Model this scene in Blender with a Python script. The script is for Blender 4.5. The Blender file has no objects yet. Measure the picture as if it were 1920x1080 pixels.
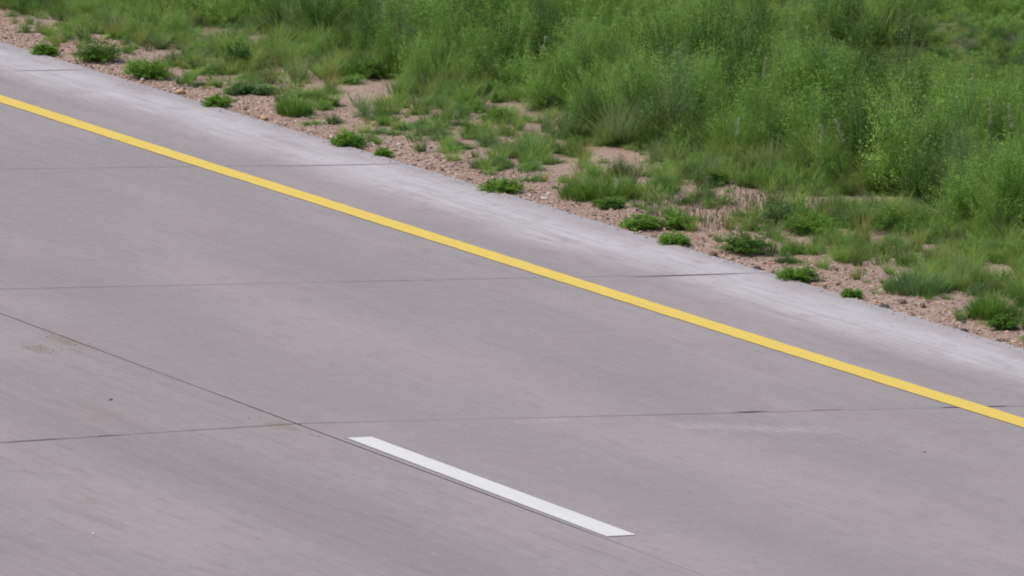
import bpy, math, random
import numpy as np

# ------------------------------------------------------------------ camera, sky, sun, exposure
scene = bpy.context.scene
CAM_H = 8.373
PITCH = math.radians(9.788)
LENS = 281.3
cam_data = bpy.data.cameras.new("camera")
cam_data.lens = LENS
cam_data.sensor_width = 36.0
cam_data.clip_start = 0.5
cam_data.clip_end = 6000.0
cam_data.dof.use_dof = True
cam_data.dof.focus_distance = 48.0
cam_data.dof.aperture_fstop = 14.0
cam = bpy.data.objects.new("camera", cam_data)
cam.location = (0.0, 0.0, CAM_H)
cam.rotation_euler = (math.radians(90) - PITCH, 0.0, 0.0)
scene.collection.objects.link(cam)
scene.camera = cam

SUN_ELEV = math.radians(60)
SUN_AZ = math.radians(-100)          # compass style: 0 = +Y, positive towards +X
world = bpy.data.worlds.new("World")
scene.world = world
world.use_nodes = True
wn = world.node_tree.nodes
sky = wn.new("ShaderNodeTexSky")
sky.sky_type = 'NISHITA'
sky.sun_disc = False
sky.sun_elevation = SUN_ELEV
sky.sun_rotation = SUN_AZ
sky.dust_density = 4.0
sky.ozone_density = 0.6
wn["Background"].inputs[1].default_value = 0.13
world.node_tree.links.new(sky.outputs[0], wn["Background"].inputs[0])

sun_data = bpy.data.lights.new("sun", 'SUN')
sun_data.energy = 1.5
sun_data.angle = math.radians(22)
sun_data.color = (1.0, 0.95, 0.88)
sun = bpy.data.objects.new("sun", sun_data)
sun.rotation_euler = (math.radians(90) - SUN_ELEV, 0, math.pi - SUN_AZ)
scene.collection.objects.link(sun)

scene.view_settings.view_transform = 'Standard'
scene.view_settings.look = 'None'
scene.view_settings.gamma = 1.0
scene.view_settings.exposure = 0.22
scene.cycles.filter_width = 1.9      # slightly soft video lens

# ------------------------------------------------------------------ helpers
C = scene.collection
rng = np.random.default_rng(7)
random.seed(7)

A = math.radians(62.176)            # heading of the road
U = np.array([math.cos(A), -math.sin(A)])
N = np.array([math.sin(A), math.cos(A)])
T_EDGE = 24.337                     # pavement edge, metres along N
S_REF = -47.3                       # road origin, metres along U
ORIGIN = U * S_REF + N * T_EDGE
F_PX = LENS / 36.0 * 1920.0


def survey(px, py):
    """Ground position (road frame: s along the road, t out from the pavement edge) of a surveyed point."""
    x = px - 960.0
    y = 540.0 - py
    dy = F_PX * math.cos(PITCH) + y * math.sin(PITCH)
    dz = -F_PX * math.sin(PITCH) + y * math.cos(PITCH)
    k = CAM_H / -dz
    g = np.array([x * k, dy * k]) - ORIGIN
    return float(g @ U), float(g @ N)


def to_world(s, t):
    s = np.asarray(s, float)
    t = np.asarray(t, float)
    return ORIGIN[0] + s * U[0] + t * N[0], ORIGIN[1] + s * U[1] + t * N[1]


def w3(s, t, z=0.0):
    x, y = to_world(s, t)
    return (float(x), float(y), z)


_perm = rng.random((256, 256))


def vnoise(x, y):
    x = np.asarray(x, float)
    y = np.asarray(y, float)
    xi = np.floor(x).astype(int)
    yi = np.floor(y).astype(int)
    fx = x - xi
    fy = y - yi
    fx = fx * fx * (3 - 2 * fx)
    fy = fy * fy * (3 - 2 * fy)
    a = _perm[xi % 256, yi % 256]
    b = _perm[(xi + 1) % 256, yi % 256]
    c = _perm[xi % 256, (yi + 1) % 256]
    d = _perm[(xi + 1) % 256, (yi + 1) % 256]
    return (a * (1 - fx) + b * fx) * (1 - fy) + (c * (1 - fx) + d * fx) * fy


def fbm(x, y, o=3):
    v = 0
    amp = 1
    tot = 0
    for i in range(o):
        v = v + amp * vnoise(x * 2 ** i + 17.3 * i, y * 2 ** i + 5.1 * i)
        tot += amp
        amp *= 0.5
    return v / tot


TINY = {"blade_tuft", "dry_blade", "stem", "foliage", "stalk", "seed_spike", "plume"}


def mesh_obj(name, verts, faces_flat, sizes, mat, parent=None, cols=None, smooth=False):
    me = bpy.data.meshes.new(name)
    verts = np.ascontiguousarray(verts, dtype=np.float32)
    faces_flat = np.ascontiguousarray(faces_flat, dtype=np.int32)
    sizes = np.ascontiguousarray(sizes, dtype=np.int32)
    me.vertices.add(len(verts))
    me.vertices.foreach_set("co", verts.ravel())
    me.loops.add(len(faces_flat))
    me.loops.foreach_set("vertex_index", faces_flat)
    me.polygons.add(len(sizes))
    starts = np.concatenate([[0], np.cumsum(sizes)[:-1]]).astype(np.int32)
    me.polygons.foreach_set("loop_start", starts)
    me.polygons.foreach_set("use_smooth", np.full(len(sizes), smooth, dtype=bool))
    if cols is not None:
        at = me.color_attributes.new("tint", 'FLOAT_COLOR', 'POINT')
        c4 = np.ones((len(verts), 4), dtype=np.float32)
        c4[:, :3] = cols
        at.data.foreach_set("color", c4.ravel())
    me.update(calc_edges=True)
    me.validate()
    me.materials.append(mat)
    o = bpy.data.objects.new(name, me)
    C.objects.link(o)
    if parent is not None:
        o.parent = parent
    if name in TINY:
        o["kind"] = "stuff"     # hundreds of hair-thin pieces, too small to pick apart
    return o


def empty(name, loc, rz=0.0):
    o = bpy.data.objects.new(name, None)
    o.empty_display_size = 0.1
    o.location = loc
    o.rotation_euler = (0, 0, rz)
    C.objects.link(o)
    return o


def tag(o, label=None, cat=None, group=None, kind=None):
    if label:
        o["label"] = label
    if cat:
        o["category"] = cat
    if group:
        o["group"] = group
    if kind:
        o["kind"] = kind
    return o


def prism(outline, z0, z1, bevel=0.0):
    """Closed prism over an outline (counter-clockwise), with a small chamfer on the top rim."""
    n = len(outline)
    P = np.array(outline, float)
    if bevel > 0:
        cen = P.mean(0)
        inner = []
        for i in range(n):
            a, b, c = P[i - 1], P[i], P[(i + 1) % n]
            e1 = (b - a) / np.linalg.norm(b - a)
            e2 = (c - b) / np.linalg.norm(c - b)
            n1 = np.array([-e1[1], e1[0]])
            n2 = np.array([-e2[1], e2[0]])
            m = n1 + n2
            m /= max(1e-6, m @ n1)
            inner.append(b + m * bevel)
        rings = [(P, z0), (P, z1 - bevel), (np.array(inner), z1)]
    else:
        rings = [(P, z0), (P, z1)]
    v = np.concatenate([np.c_[r, np.full(n, z)] for r, z in rings])
    f = []
    sz = []
    for k in range(len(rings) - 1):
        for i in range(n):
            j = (i + 1) % n
            f += [k * n + i, k * n + j, (k + 1) * n + j, (k + 1) * n + i]
            sz.append(4)
    top = (len(rings) - 1) * n
    f += list(range(top, top + n))
    sz.append(n)
    f += list(range(n - 1, -1, -1))
    sz.append(n)
    return v, f, sz


# ------------------------------------------------------------------ materials
def new_mat(name):
    m = bpy.data.materials.new(name)
    m.use_nodes = True
    return m, m.node_tree, m.node_tree.nodes["Principled BSDF"]


class NT:
    """Tiny node-graph helper."""

    def __init__(self, tree):
        self.t = tree

    def n(self, kind, **kw):
        nd = self.t.nodes.new(kind)
        for k, v in kw.items():
            setattr(nd, k, v)
        return nd

    def link(self, a, b):
        self.t.links.new(a, b)

    def val(self, nd, i, v):
        if isinstance(v, bpy.types.NodeSocket):
            self.link(v, nd.inputs[i])
        else:
            nd.inputs[i].default_value = v

    def math(self, op, a, b=0.0, c=0.0, clamp=False):
        nd = self.n("ShaderNodeMath", operation=op, use_clamp=clamp)
        self.val(nd, 0, a)
        self.val(nd, 1, b)
        self.val(nd, 2, c)
        return nd.outputs[0]

    def noise(self, vec, scale=(1, 1, 1), s=1.0, detail=4, rough=0.55):
        mp = self.n("ShaderNodeMapping")
        mp.inputs["Scale"].default_value = scale
        self.link(vec, mp.inputs["Vector"])
        nz = self.n("ShaderNodeTexNoise")
        nz.inputs["Scale"].default_value = s
        nz.inputs["Detail"].default_value = detail
        nz.inputs["Roughness"].default_value = rough
        self.link(mp.outputs[0], nz.inputs["Vector"])
        return nz.outputs["Fac"]

    def ramp(self, v, lo, hi):
        nd = self.n("ShaderNodeMapRange", interpolation_type='SMOOTHSTEP')
        self.val(nd, 0, v)
        nd.inputs[1].default_value = lo
        nd.inputs[2].default_value = hi
        return nd.outputs[0]

    def mix(self, f, a, b, blend='MIX'):
        nd = self.n("ShaderNodeMix", data_type='RGBA', blend_type=blend)
        self.val(nd, 0, f)
        for i, v in ((6, a), (7, b)):
            if isinstance(v, bpy.types.NodeSocket):
                self.link(v, nd.inputs[i])
            else:
                nd.inputs[i].default_value = (*v, 1.0)
        return nd.outputs[2]

    def bump(self, h, strength, dist, bsdf):
        b = self.n("ShaderNodeBump")
        b.inputs["Strength"].default_value = strength
        b.inputs["Distance"].default_value = dist
        self.link(h, b.inputs["Height"])
        self.link(b.outputs[0], bsdf.inputs["Normal"])


road = empty("road", w3(0, 0, 0), -A)
tag(road, "pale concrete highway pavement with skewed joints and lane paint", kind="structure")


def road_coords(g):
    tc = g.n("ShaderNodeTexCoord")
    tc.object = road
    return tc.outputs["Object"]


def make_concrete():
    m, t, b = new_mat("concrete")
    g = NT(t)
    co = road_coords(g)
    sep = g.n("ShaderNodeSeparateXYZ")
    g.link(co, sep.inputs[0])
    S, T = sep.outputs[0], sep.outputs[1]
    big = g.noise(co, (0.22, 0.8, 1), 1.0, 4)
    streak = g.noise(co, (0.35, 9.0, 1), 1.0, 5, 0.6)
    fine = g.noise(co, (1.6, 30.0, 1), 1.0, 3)
    speck = g.noise(co, (60, 60, 1), 1.0, 3, 0.7)
    patch = g.noise(co, (0.9, 2.2, 1), 1.0, 5, 0.6)
    col = g.mix(g.ramp(big, 0.35, 0.68), (0.306, 0.281, 0.282), (0.362, 0.328, 0.333))
    col = g.mix(g.math('MULTIPLY', g.ramp(streak, 0.42, 0.75), 0.14), col, (0.42, 0.388, 0.402))
    col = g.mix(g.math('MULTIPLY', g.ramp(streak, 0.52, 0.25), 0.14), col, (0.245, 0.23, 0.238))
    col = g.mix(g.math('MULTIPLY', g.ramp(patch, 0.50, 0.74), 0.28), col, (0.335, 0.285, 0.280))
    # inner lane a little greyer with warm speckle, rubbed wheel path
    lane = g.ramp(T, -4.75, -4.9)
    col = g.mix(g.math('MULTIPLY', lane, 0.04), col, (0.268, 0.252, 0.262))
    # wheel paths, rubbed a little darker
    for tc_, amt in ((-2.55, 0.30), (-4.1, 0.22), (-5.9, 0.50), (-7.6, 0.50)):
        d = g.math('ABSOLUTE', g.math('SUBTRACT', g.math('MULTIPLY_ADD', big, 0.5, T), tc_ + 0.25))
        w = g.math('MULTIPLY', g.ramp(d, 0.55, 0.05), g.ramp(streak, 0.30, 0.62))
        col = g.mix(g.math('MULTIPLY', w, amt), col, (0.232, 0.214, 0.216))
    dirt = g.noise(co, (1.1, 13.0, 1), 1.0, 6, 0.7)
    col = g.mix(g.math('MULTIPLY', g.math('MULTIPLY', lane, g.ramp(dirt, 0.50, 0.68)), 0.42), col, (0.225, 0.200, 0.190))
    # bright weathered concrete along the outer shoulder
    wob = g.math('MULTIPLY_ADD', g.noise(co, (0.55, 0.3, 1), 1.0, 3), 0.42, -0.21)
    tw = g.math('ADD', T, wob)
    band = g.math('MULTIPLY', g.ramp(tw, -0.86, -0.36), g.ramp(tw, -0.02, -0.26))
    st2 = g.noise(co, (0.4, 7.0, 1), 1.0, 5, 0.65)
    band = g.math('MULTIPLY', band, g.ramp(st2, 0.26, 0.52))
    chalk = g.noise(co, (1.6, 24, 1), 1.0, 6, 0.72)
    band = g.math('MULTIPLY', band, g.math('MULTIPLY_ADD', g.ramp(chalk, 0.36, 0.62), 0.5, 0.5))
    band = g.math('MULTIPLY', band, g.math('MULTIPLY_ADD', g.ramp(patch, 0.3, 0.6), 0.35, 0.65))
    col = g.mix(g.math('MULTIPLY', band, 0.92), col, (0.640, 0.615, 0.635))
    outer = g.ramp(T, -0.9, -0.1)
    col = g.mix(g.math('MULTIPLY', outer, 0.45), col, (0.49, 0.465, 0.485))
    # stains with their own shapes
    def blob(px, py, rs, rt, thr, amt, c, nsc=9.0):
        nonlocal col
        s, tt = survey(px, py)
        ds = g.math('DIVIDE', g.math('SUBTRACT', S, s), rs)
        dt = g.math('DIVIDE', g.math('SUBTRACT', T, tt), rt)
        r = g.math('ADD', g.math('MULTIPLY', ds, ds), g.math('MULTIPLY', dt, dt))
        fall = g.math('EXPONENT', g.math('MULTIPLY', r, -1.0))
        nz = g.noise(co, (nsc, nsc * 2.2, 1), 1.0, 5, 0.7)
        mk = g.ramp(g.math('MULTIPLY', fall, nz), thr, thr + 0.16)
        col = g.mix(g.math('MULTIPLY', mk, amt), col, c)
    blob(78, 655, 0.32, 0.11, 0.28, 0.5, (0.245, 0.205, 0.150), 6.0)
    blob(125, 640, 0.36, 0.11, 0.30, 0.5, (0.245, 0.205, 0.150), 6.0)
    blob(528, 798, 0.30, 0.12, 0.34, 0.7, (0.26, 0.21, 0.15))
    blob(175, 775, 0.7, 0.25, 0.36, 0.22, (0.32, 0.23, 0.19), 4.0)
    blob(175, 940, 0.5, 0.12, 0.40, 0.40, (0.27, 0.21, 0.16), 6.0)
    blob(550, 970, 0.6, 0.25, 0.42, 0.30, (0.30, 0.23, 0.19), 6.0)
    for px, py, th in ((1260, 796, .36), (1310, 798, .30), (1360, 800, .29), (1410, 803, .30), (1460, 805, .27), (1510, 806, .28), (1550, 809, .34),
                       (1030, 789, .36), (980, 791, .40)):
        blob(px, py, 0.13, 0.26, th, 0.18, (0.56, 0.53, 0.56), 16.0)
    col = g.mix(g.math('MULTIPLY', g.ramp(speck, 0.60, 0.78), 0.30), col, (0.52, 0.49, 0.51))
    col = g.mix(g.math('MULTIPLY', g.ramp(speck, 0.42, 0.25), 0.35), col, (0.17, 0.16, 0.16))
    col = g.mix(g.math('MULTIPLY', g.ramp(fine, 0.5, 0.3), 0.14), col, (0.2, 0.19, 0.195))
    grain = g.noise(co, (7, 17, 1), 1.0, 7, 0.88)
    col = g.mix(g.math('MULTIPLY', g.ramp(grain, 0.53, 0.68), 0.50), col, (0.46, 0.43, 0.44))
    col = g.mix(g.math('MULTIPLY', g.ramp(grain, 0.47, 0.31), 0.62), col, (0.20, 0.182, 0.182))
    mott = g.noise(co, (2.6, 4.5, 1), 1.0, 6, 0.7)
    col = g.mix(g.math('MULTIPLY', g.ramp(mott, 0.50, 0.70), 0.40), col, (0.272, 0.240, 0.232))
    info = g.n("ShaderNodeObjectInfo")
    tone = g.math('MULTIPLY_ADD', info.outputs["Random"], 0.015, 0.875)
    hsv = g.n("ShaderNodeHueSaturation")
    g.link(tone, hsv.inputs["Value"])
    g.link(col, hsv.inputs["Color"])
    g.link(hsv.outputs[0], b.inputs["Base Color"])
    b.inputs["Roughness"].default_value = 0.85
    b.inputs["Specular IOR Level"].default_value = 0.25
    g.bump(speck, 0.35, 0.004, b)
    return m


def make_plain(name, c, rough=0.9, var=0.25, scale=20.0, c2=None, coords=True, spec=0.2):
    m, t, b = new_mat(name)
    g = NT(t)
    co = road_coords(g)
    nz = g.noise(co, (1, 1, 1), scale, 5, 0.65)
    c2 = c2 or tuple(v * (1 - var) for v in c)
    col = g.mix(g.ramp(nz, 0.3, 0.7), c, c2)
    g.link(col, b.inputs["Base Color"])
    b.inputs["Roughness"].default_value = rough
    b.inputs["Specular IOR Level"].default_value = spec
    g.bump(nz, 0.3, 0.003, b)
    return m


def make_paint(name, c, worn):
    m, t, b = new_mat(name)
    g = NT(t)
    co = road_coords(g)
    a = g.noise(co, (1.2, 14, 1), 1.0, 4)
    f = g.noise(co, (70, 70, 1), 1.0, 4, 0.7)
    col = g.mix(g.math('MULTIPLY', g.ramp(a, 0.45, 0.75), 0.30), c, tuple(v * 0.86 for v in c))
    col = g.mix(g.math('MULTIPLY', g.ramp(f, 0.56, 0.72), 0.55), col, worn)
    w = g.noise(co, (9, 30, 1), 1.0, 5, 0.75)
    col = g.mix(g.math('MULTIPLY', g.ramp(w, 0.55, 0.72), 0.6), col, worn)
    g.link(col, b.inputs["Base Color"])
    b.inputs["Roughness"].default_value = 0.6
    b.inputs["Specular IOR Level"].default_value = 0.3
    g.bump(f, 0.3, 0.002, b)
    return m


def make_sealant():
    m, t, b = new_mat("joint_sealant")
    g = NT(t)
    co = road_coords(g)
    nz = g.noise(co, (0.45, 0.9, 1), 1.0, 3, 0.5)
    f = g.noise(co, (40, 40, 1), 1.0, 4)
    col = g.mix(g.ramp(nz, 0.40, 0.62), (0.070, 0.062, 0.062), (0.26, 0.225, 0.225))
    col = g.mix(g.math('MULTIPLY', g.ramp(f, 0.5, 0.7), 0.4), col, (0.20, 0.17, 0.15))
    g.link(col, b.inputs["Base Color"])
    b.inputs["Roughness"].default_value = 0.8
    return m


def make_ground():
    m, t, b = new_mat("gravelly_soil")
    g = NT(t)
    co = road_coords(g)
    a = g.noise(co, (1, 1, 1), 1.4, 5)
    f = g.noise(co, (1, 1, 1), 38.0, 5, 0.7)
    v = g.n("ShaderNodeTexVoronoi")
    v.inputs["Scale"].default_value = 55.0
    g.link(co, v.inputs["Vector"])
    col = g.mix(g.ramp(a, 0.3, 0.7), (0.36, 0.258, 0.206), (0.415, 0.312, 0.256))
    col = g.mix(g.math('MULTIPLY', g.ramp(f, 0.45, 0.25), 0.7), col, (0.22, 0.150, 0.120))
    col = g.mix(g.math('MULTIPLY', g.ramp(f, 0.58, 0.75), 0.6), col, (0.56, 0.46, 0.40))
    col = g.mix(g.math('MULTIPLY', g.ramp(v.outputs["Distance"], 0.45, 0.8), 0.5), col, (0.20, 0.14, 0.115))
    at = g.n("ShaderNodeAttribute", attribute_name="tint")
    shade_soil = g.mix(g.ramp(f, 0.4, 0.65), (0.060, 0.050, 0.030), (0.125, 0.100, 0.058))  # dark soil colour that paints in shade beneath the plants
    col = g.mix(at.outputs["Fac"], col, shade_soil)
    g.link(col, b.inputs["Base Color"])
    b.inputs["Roughness"].default_value = 0.95
    b.inputs["Specular IOR Level"].default_value = 0.15
    g.bump(f, 0.8, 0.012, b)
    return m


def make_far_ground():
    m, t, b = new_mat("grassland")
    g = NT(t)
    co = road_coords(g)
    a = g.noise(co, (1, 1, 1), 0.35, 5)
    f = g.noise(co, (1, 1, 1), 9.0, 5, 0.7)
    col = g.mix(g.ramp(a, 0.35, 0.65), (0.05, 0.085, 0.025), (0.085, 0.11, 0.04))
    col = g.mix(g.ramp(f, 0.45, 0.7), col, (0.11, 0.12, 0.055))
    g.link(col, b.inputs["Base Color"])
    b.inputs["Roughness"].default_value = 0.95
    g.bump(f, 1.0, 0.1, b)
    return m


def make_tint(name, rough=0.6, trans=0.0, spec=0.2, noise_amt=0.25, nscale=30.0):
    """Colour from the per-piece tint, with procedural mottling; foliage lets some light through."""
    m, t, b = new_mat(name)
    g = NT(t)
    at = g.n("ShaderNodeAttribute", attribute_name="tint")
    tc = g.n("ShaderNodeTexCoord")
    nz = g.noise(tc.outputs["Object"], (1, 1, 1), nscale, 3)
    col = g.mix(g.math('MULTIPLY', g.ramp(nz, 0.35, 0.7), noise_amt), at.outputs["Color"], (0.9, 0.85, 0.8), 'MULTIPLY')
    g.link(col, b.inputs["Base Color"])
    b.inputs["Roughness"].default_value = rough
    b.inputs["Specular IOR Level"].default_value = spec
    if trans > 0:
        tr = g.n("ShaderNodeBsdfTranslucent")
        g.link(col, tr.inputs["Color"])
        mx = g.n("ShaderNodeMixShader")
        mx.inputs[0].default_value = trans
        g.link(b.outputs[0], mx.inputs[1])
        g.link(tr.outputs[0], mx.inputs[2])
        g.link(mx.outputs[0], t.nodes["Material Output"].inputs[0])
    return m


M_CON = make_concrete()
M_BED = make_plain("road_bed", (0.10, 0.09, 0.085), var=0.4)
M_YEL = make_paint("yellow_paint", (0.71, 0.525, 0.095), (0.46, 0.38, 0.18))
M_WHI = make_paint("white_paint", (0.655, 0.66, 0.65), (0.46, 0.45, 0.445))
M_SEAL = make_sealant()
M_GRD = make_ground()
M_FAR = make_far_ground()
M_STONE = make_tint("stone", 0.9, 0.0, 0.15, 0.5, 60.0)
M_LEAF = make_tint("leaf", 0.55, 0.45, 0.25, 0.25, 40.0)
M_STEM = make_tint("stem", 0.6, 0.15, 0.2, 0.25, 40.0)

# ------------------------------------------------------------------ the road: slabs, joints, paint
Y_T = -1.232                        # yellow line
C_T = -4.832                        # lane joint
L_T = C_T - 3.66                    # far side of the near lane
GAP = 0.011                         # half width of a joint


def joint_line(p, q):
    (s0, t0), (s1, t1) = survey(*p), survey(*q)
    k = (s1 - s0) / (t1 - t0)
    return s0 - k * t0, k           # s = c + k t


j2 = joint_line((0, 317), (763, 307))
j3 = joint_line((0, 542), (1415, 512))
j4 = joint_line((600, 793), (1880, 762))
j4l = joint_line((0, 830), (530, 796))
se, te = survey(176, 130.5)
j1 = (se - j2[1] * te, j2[1])
pitch_s = (j4[0] - j2[0]) / 2
out_joints = []
for k in range(9, 0, -1):
    out_joints.append((j1[0] - pitch_s * k, j2[1]))
out_joints += [j1, j2, j3, j4]
for k in range(1, 8):
    out_joints.append((j4[0] + pitch_s * k + 0.35, j4[1]))
base_in = j4l[0]
in_joints = [(base_in + pitch_s * k + (0.3 if k > 0 else 0), j4l[1]) for k in range(-11, 9)]


def slab_row(joints, t_hi, t_lo):
    for k in range(len(joints) - 1):
        (ca, ka), (cb, kb) = joints[k], joints[k + 1]
        hi = t_hi - (0 if t_hi == 0 else GAP)
        lo = t_lo + GAP
        outline = [(ca + ka * lo + GAP, lo), (cb + kb * lo - GAP, lo)]
        if t_hi == 0:               # outer rim: slightly wavy formed edge
            s_b, s_a = cb - GAP, ca + GAP
            n = 26
            for i in range(n + 1):
                s = s_b + (s_a - s_b) * i / n
                w = 0.0 if i in (0, n) else 0.012 * (float(fbm(s * 2.3, 3.7)) - 0.5)
                outline.append((s, hi + w))
        else:
            outline += [(cb + kb * hi - GAP, hi), (ca + ka * hi + GAP, hi)]
        v, f, sz = prism(outline, -0.24, 0.0, 0.003)
        mesh_obj("concrete_slab", v, f, sz, M_CON, road)


slab_row(out_joints, 0.0, C_T)
slab_row(in_joints, C_T, L_T)
slab_row([(c, 0.0) for c, k in in_joints], L_T, L_T - 3.0)

v, f, sz = prism([(-49, L_T - 3.05), (43, L_T - 3.05), (43, -0.03), (-49, -0.03)], -0.40, -0.236)
mesh_obj("road_bed", v, f, sz, M_BED, road)


def sealant(points, half, z, taper=False):
    """A bead of sealant whose width wanders."""
    P = np.array(points)
    n = max(8, int(np.linalg.norm(P[1] - P[0]) / 0.06))
    d = (P[1] - P[0]) / np.linalg.norm(P[1] - P[0])
    nn = np.array([-d[1], d[0]])
    ts = np.linspace(0, 1, n)
    c = P[0] + (P[1] - P[0]) * ts[:, None]
    seed = rng.random() * 100
    half = half * (np.sin(np.pi * np.clip(ts, 0.0, 1)) ** 0.5 + 0.05 if taper else 1.0)
    a = half * (0.75 + 0.5 * fbm(ts * n * 0.31 + seed, ts * 0 + 3))
    b = half * (0.75 + 0.5 * fbm(ts * n * 0.31 + seed + 40, ts * 0 + 9))
    l = c + nn * a[:, None]
    r = c - nn * b[:, None]
    v = np.concatenate([np.c_[l, np.full(n, z)], np.c_[r, np.full(n, z)]])
    i = np.arange(n - 1)
    f = np.stack([i, n + i, n + i + 1, i + 1], 1).ravel()
    return mesh_obj("joint_sealant", v, f, np.full(n - 1, 4), M_SEAL, road)


for c, k in out_joints:
    sealant([(c + k * C_T, C_T), (c, -0.0)], GAP * 1.3, -0.003)
for c, k in in_joints:
    sealant([(c + k * L_T, L_T), (c + k * C_T, C_T)], GAP * 1.3, -0.003)
sealant([(-48, C_T), (42, C_T)], GAP * 1.3, -0.005)
# overfilled lengths of joint that stand dark and proud of the slab
for (p, q, h) in (((1375, 773), (1440, 771), 0.020), ((1520, 769), (1582, 767), 0.030),
                  ((180, 818), (235, 815), 0.022), ((1180, 520), (1418, 512), 0.026),
                  ((520, 312), (762, 307), 0.026), ((25, 133.2), (178, 130.5), 0.026), ((-60, 834), (150, 820.5), 0.030), ((1760, 764), (1890, 761), 0.018)):
    (s0, t0), (s1, t1) = survey(*p), survey(*q)
    o = sealant([(s0, t0), (s1, t1)], h * 0.55, 0.0015, True)
    o.data.name = "joint_sealant"


def paint_strip(name, centre, half, z, mat, label):
    P = np.array(centre)
    ts = np.concatenate([np.linspace(P[i, 0], P[i + 1, 0], max(2, int(abs(P[i + 1, 0] - P[i, 0]) / 0.035)), endpoint=False)
                         for i in range(len(P) - 1)] + [[P[-1, 0]]])
    tt = np.interp(ts, P[:, 0], P[:, 1])
    n = len(ts)
    w1 = half + 0.010 * (fbm(ts * 7, ts * 0 + 2, 4) - 0.5)
    w2 = half + 0.010 * (fbm(ts * 7, ts * 0 + 8, 4) - 0.5)
    v = np.concatenate([np.c_[ts, tt - w1, np.full(n, z)], np.c_[ts, tt + w2, np.full(n, z)]])
    i = np.arange(n - 1)
    f = np.stack([i, i + 1, n + i + 1, n + i], 1).ravel()
    o = mesh_obj(name, v, f, np.full(n - 1, 4), mat, road)
    o["label"] = label
    return o


yc = [survey(x, y) for x, y in ((0, 185.5), (320, 289), (640, 390.5), (960, 492), (1280, 593.5), (1600, 694.5), (1920, 794))]
d0 = (yc[0][0] - 40, yc[0][1])
d1 = (yc[-1][0] + 33, yc[-1][1])
paint_strip("yellow_edge_line", [d0] + yc + [d1], 0.074, 0.004, M_YEL, "solid yellow edge line along the concrete shoulder")
cor = [survey(*p) for p in ((650, 822), (1138, 1007), (1193, 1004), (697, 820))]
for k in (-3, -2, -1, 0, 1, 2):
    v = np.array([(s + 12.3 * k, t, 0.004) for s, t in cor])
    o = mesh_obj("white_lane_dash", v, [0, 1, 2, 3], [4], M_WHI, road)
    o["label"] = "white dashed lane stripe beside the lane joint"

# ------------------------------------------------------------------ ground and verge
v = np.array([(-2500, -600, -0.35), (2500, -600, -0.35), (2500, 5000, -0.35), (-2500, 5000, -0.35)])
ground = mesh_obj("ground", v, [0, 1, 2, 3], [4], M_FAR)
tag(ground, "green grassland stretching beyond the road", kind="structure")

# ground height beside the pavement
def ground_z(s, t):
    s = np.asarray(s, float)
    t = np.asarray(t, float)
    z = -0.016 + 0.018 * (fbm(s * 3.1, t * 3.1) - 0.5) + 0.05 * (fbm(s * 0.7 + 50, t * 0.7) - 0.5) * np.clip(t, 0, 1)
    rim = np.clip((np.abs(s) - 48) / 4, 0, 1) + np.clip((t - 19) / 4, 0, 1)
    return z - 0.5 * np.clip(rim, 0, 1)


# bare gravel patches that show between the grasses: survey point, radius along view-right (m), radius in depth (m)
BARE = [(680, 155, .28, .5), (410, 65, .22, .5), (480, 75, .12, .4), (945, 205, .22, .5), (1010, 225, .22, .45), (1060, 265, .2, .3), (1170, 300, .30, .6),
        (1240, 310, .16, .4), (1350, 375, .35, .7), (1440, 372, .22, .4), (1540, 382, .28, .45), (1640, 372, .20, .35), (1760, 398, .22, .25),
        (1660, 440, .20, .25), (1520, 440, .16, .25), (1090, 310, .22, .4), (820, 280, .5, .5), (1310, 410, .25, .5),
        (1575, 5, .08, .2), (1660, 30, .10, .2), (1790, 46, .08, .2), (300, 105, .2, .4), (650, 180, .2, .4),
        (15, 40, .2, .6), (1870, 500, .15, .25), (1620, 500, .15, .3), (590, 120, .16, .35)]
BW = []
for (px, py, rx, ry) in BARE:
    x, y = to_world(*survey(px, py))
    BW.append((float(x), float(y), rx, ry))


def bare_mask(s, t):
    x, y = to_world(s, t)
    wob = 0.45 * (fbm(x * 4, y * 3) - 0.5)
    m = np.zeros_like(x)
    for bx, by, rx, ry in BW:
        r = ((x - bx) / rx) ** 2 + ((y - by) / ry) ** 2
        m = np.maximum(m, np.exp(-r * 0.9) + wob * np.exp(-r * 0.4))
    return np.clip((m - 0.16) * 1.7, 0, 1)


def tall_front(s):
    """Distance from the pavement at which the dense growth starts."""
    return 1.72 + 0.55 * (fbm(s * 0.9 + 11, s * 0 + 4, 2) - 0.5) - 0.75 * np.clip((-4.9 - s) / 1.2, 0, 1)


def gap_shade(s, t):
    """Dark soil under the dense growth: the shade of its gaps put into colour."""
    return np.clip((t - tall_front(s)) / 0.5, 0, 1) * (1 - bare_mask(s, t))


S0, S1, T0, T1 = -54.0, 54.0, -0.025, 23.0
gs = np.concatenate([np.linspace(S0, -14, 90, endpoint=False), np.linspace(-14, 10, 460, endpoint=False), np.linspace(10, S1, 90)])
gt = np.concatenate([np.linspace(T0, 3.0, 90, endpoint=False), np.linspace(3.0, T1, 130)])
GS, GT = np.meshgrid(gs, gt, indexing='ij')
GZ = ground_z(GS, GT)
v = np.stack([GS, GT, GZ], -1).reshape(-1, 3)
ni, nj = GS.shape
ii, jj = np.meshgrid(np.arange(ni - 1), np.arange(nj - 1), indexing='ij')
q = (ii * nj + jj).ravel()
f = np.stack([q, q + nj, q + nj + 1, q + 1], 1).ravel()
verge = mesh_obj("verge", v, f, np.full(len(q), 4), M_GRD, cols=gap_shade(v[:, 0], v[:, 1])[:, None] * np.ones((1, 3)), smooth=True)
verge.location = w3(0, 0, 0)
verge.rotation_euler = (0, 0, -A)
tag(verge, "pinkish gravelly soil verge beside the concrete pavement", kind="structure")

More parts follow.
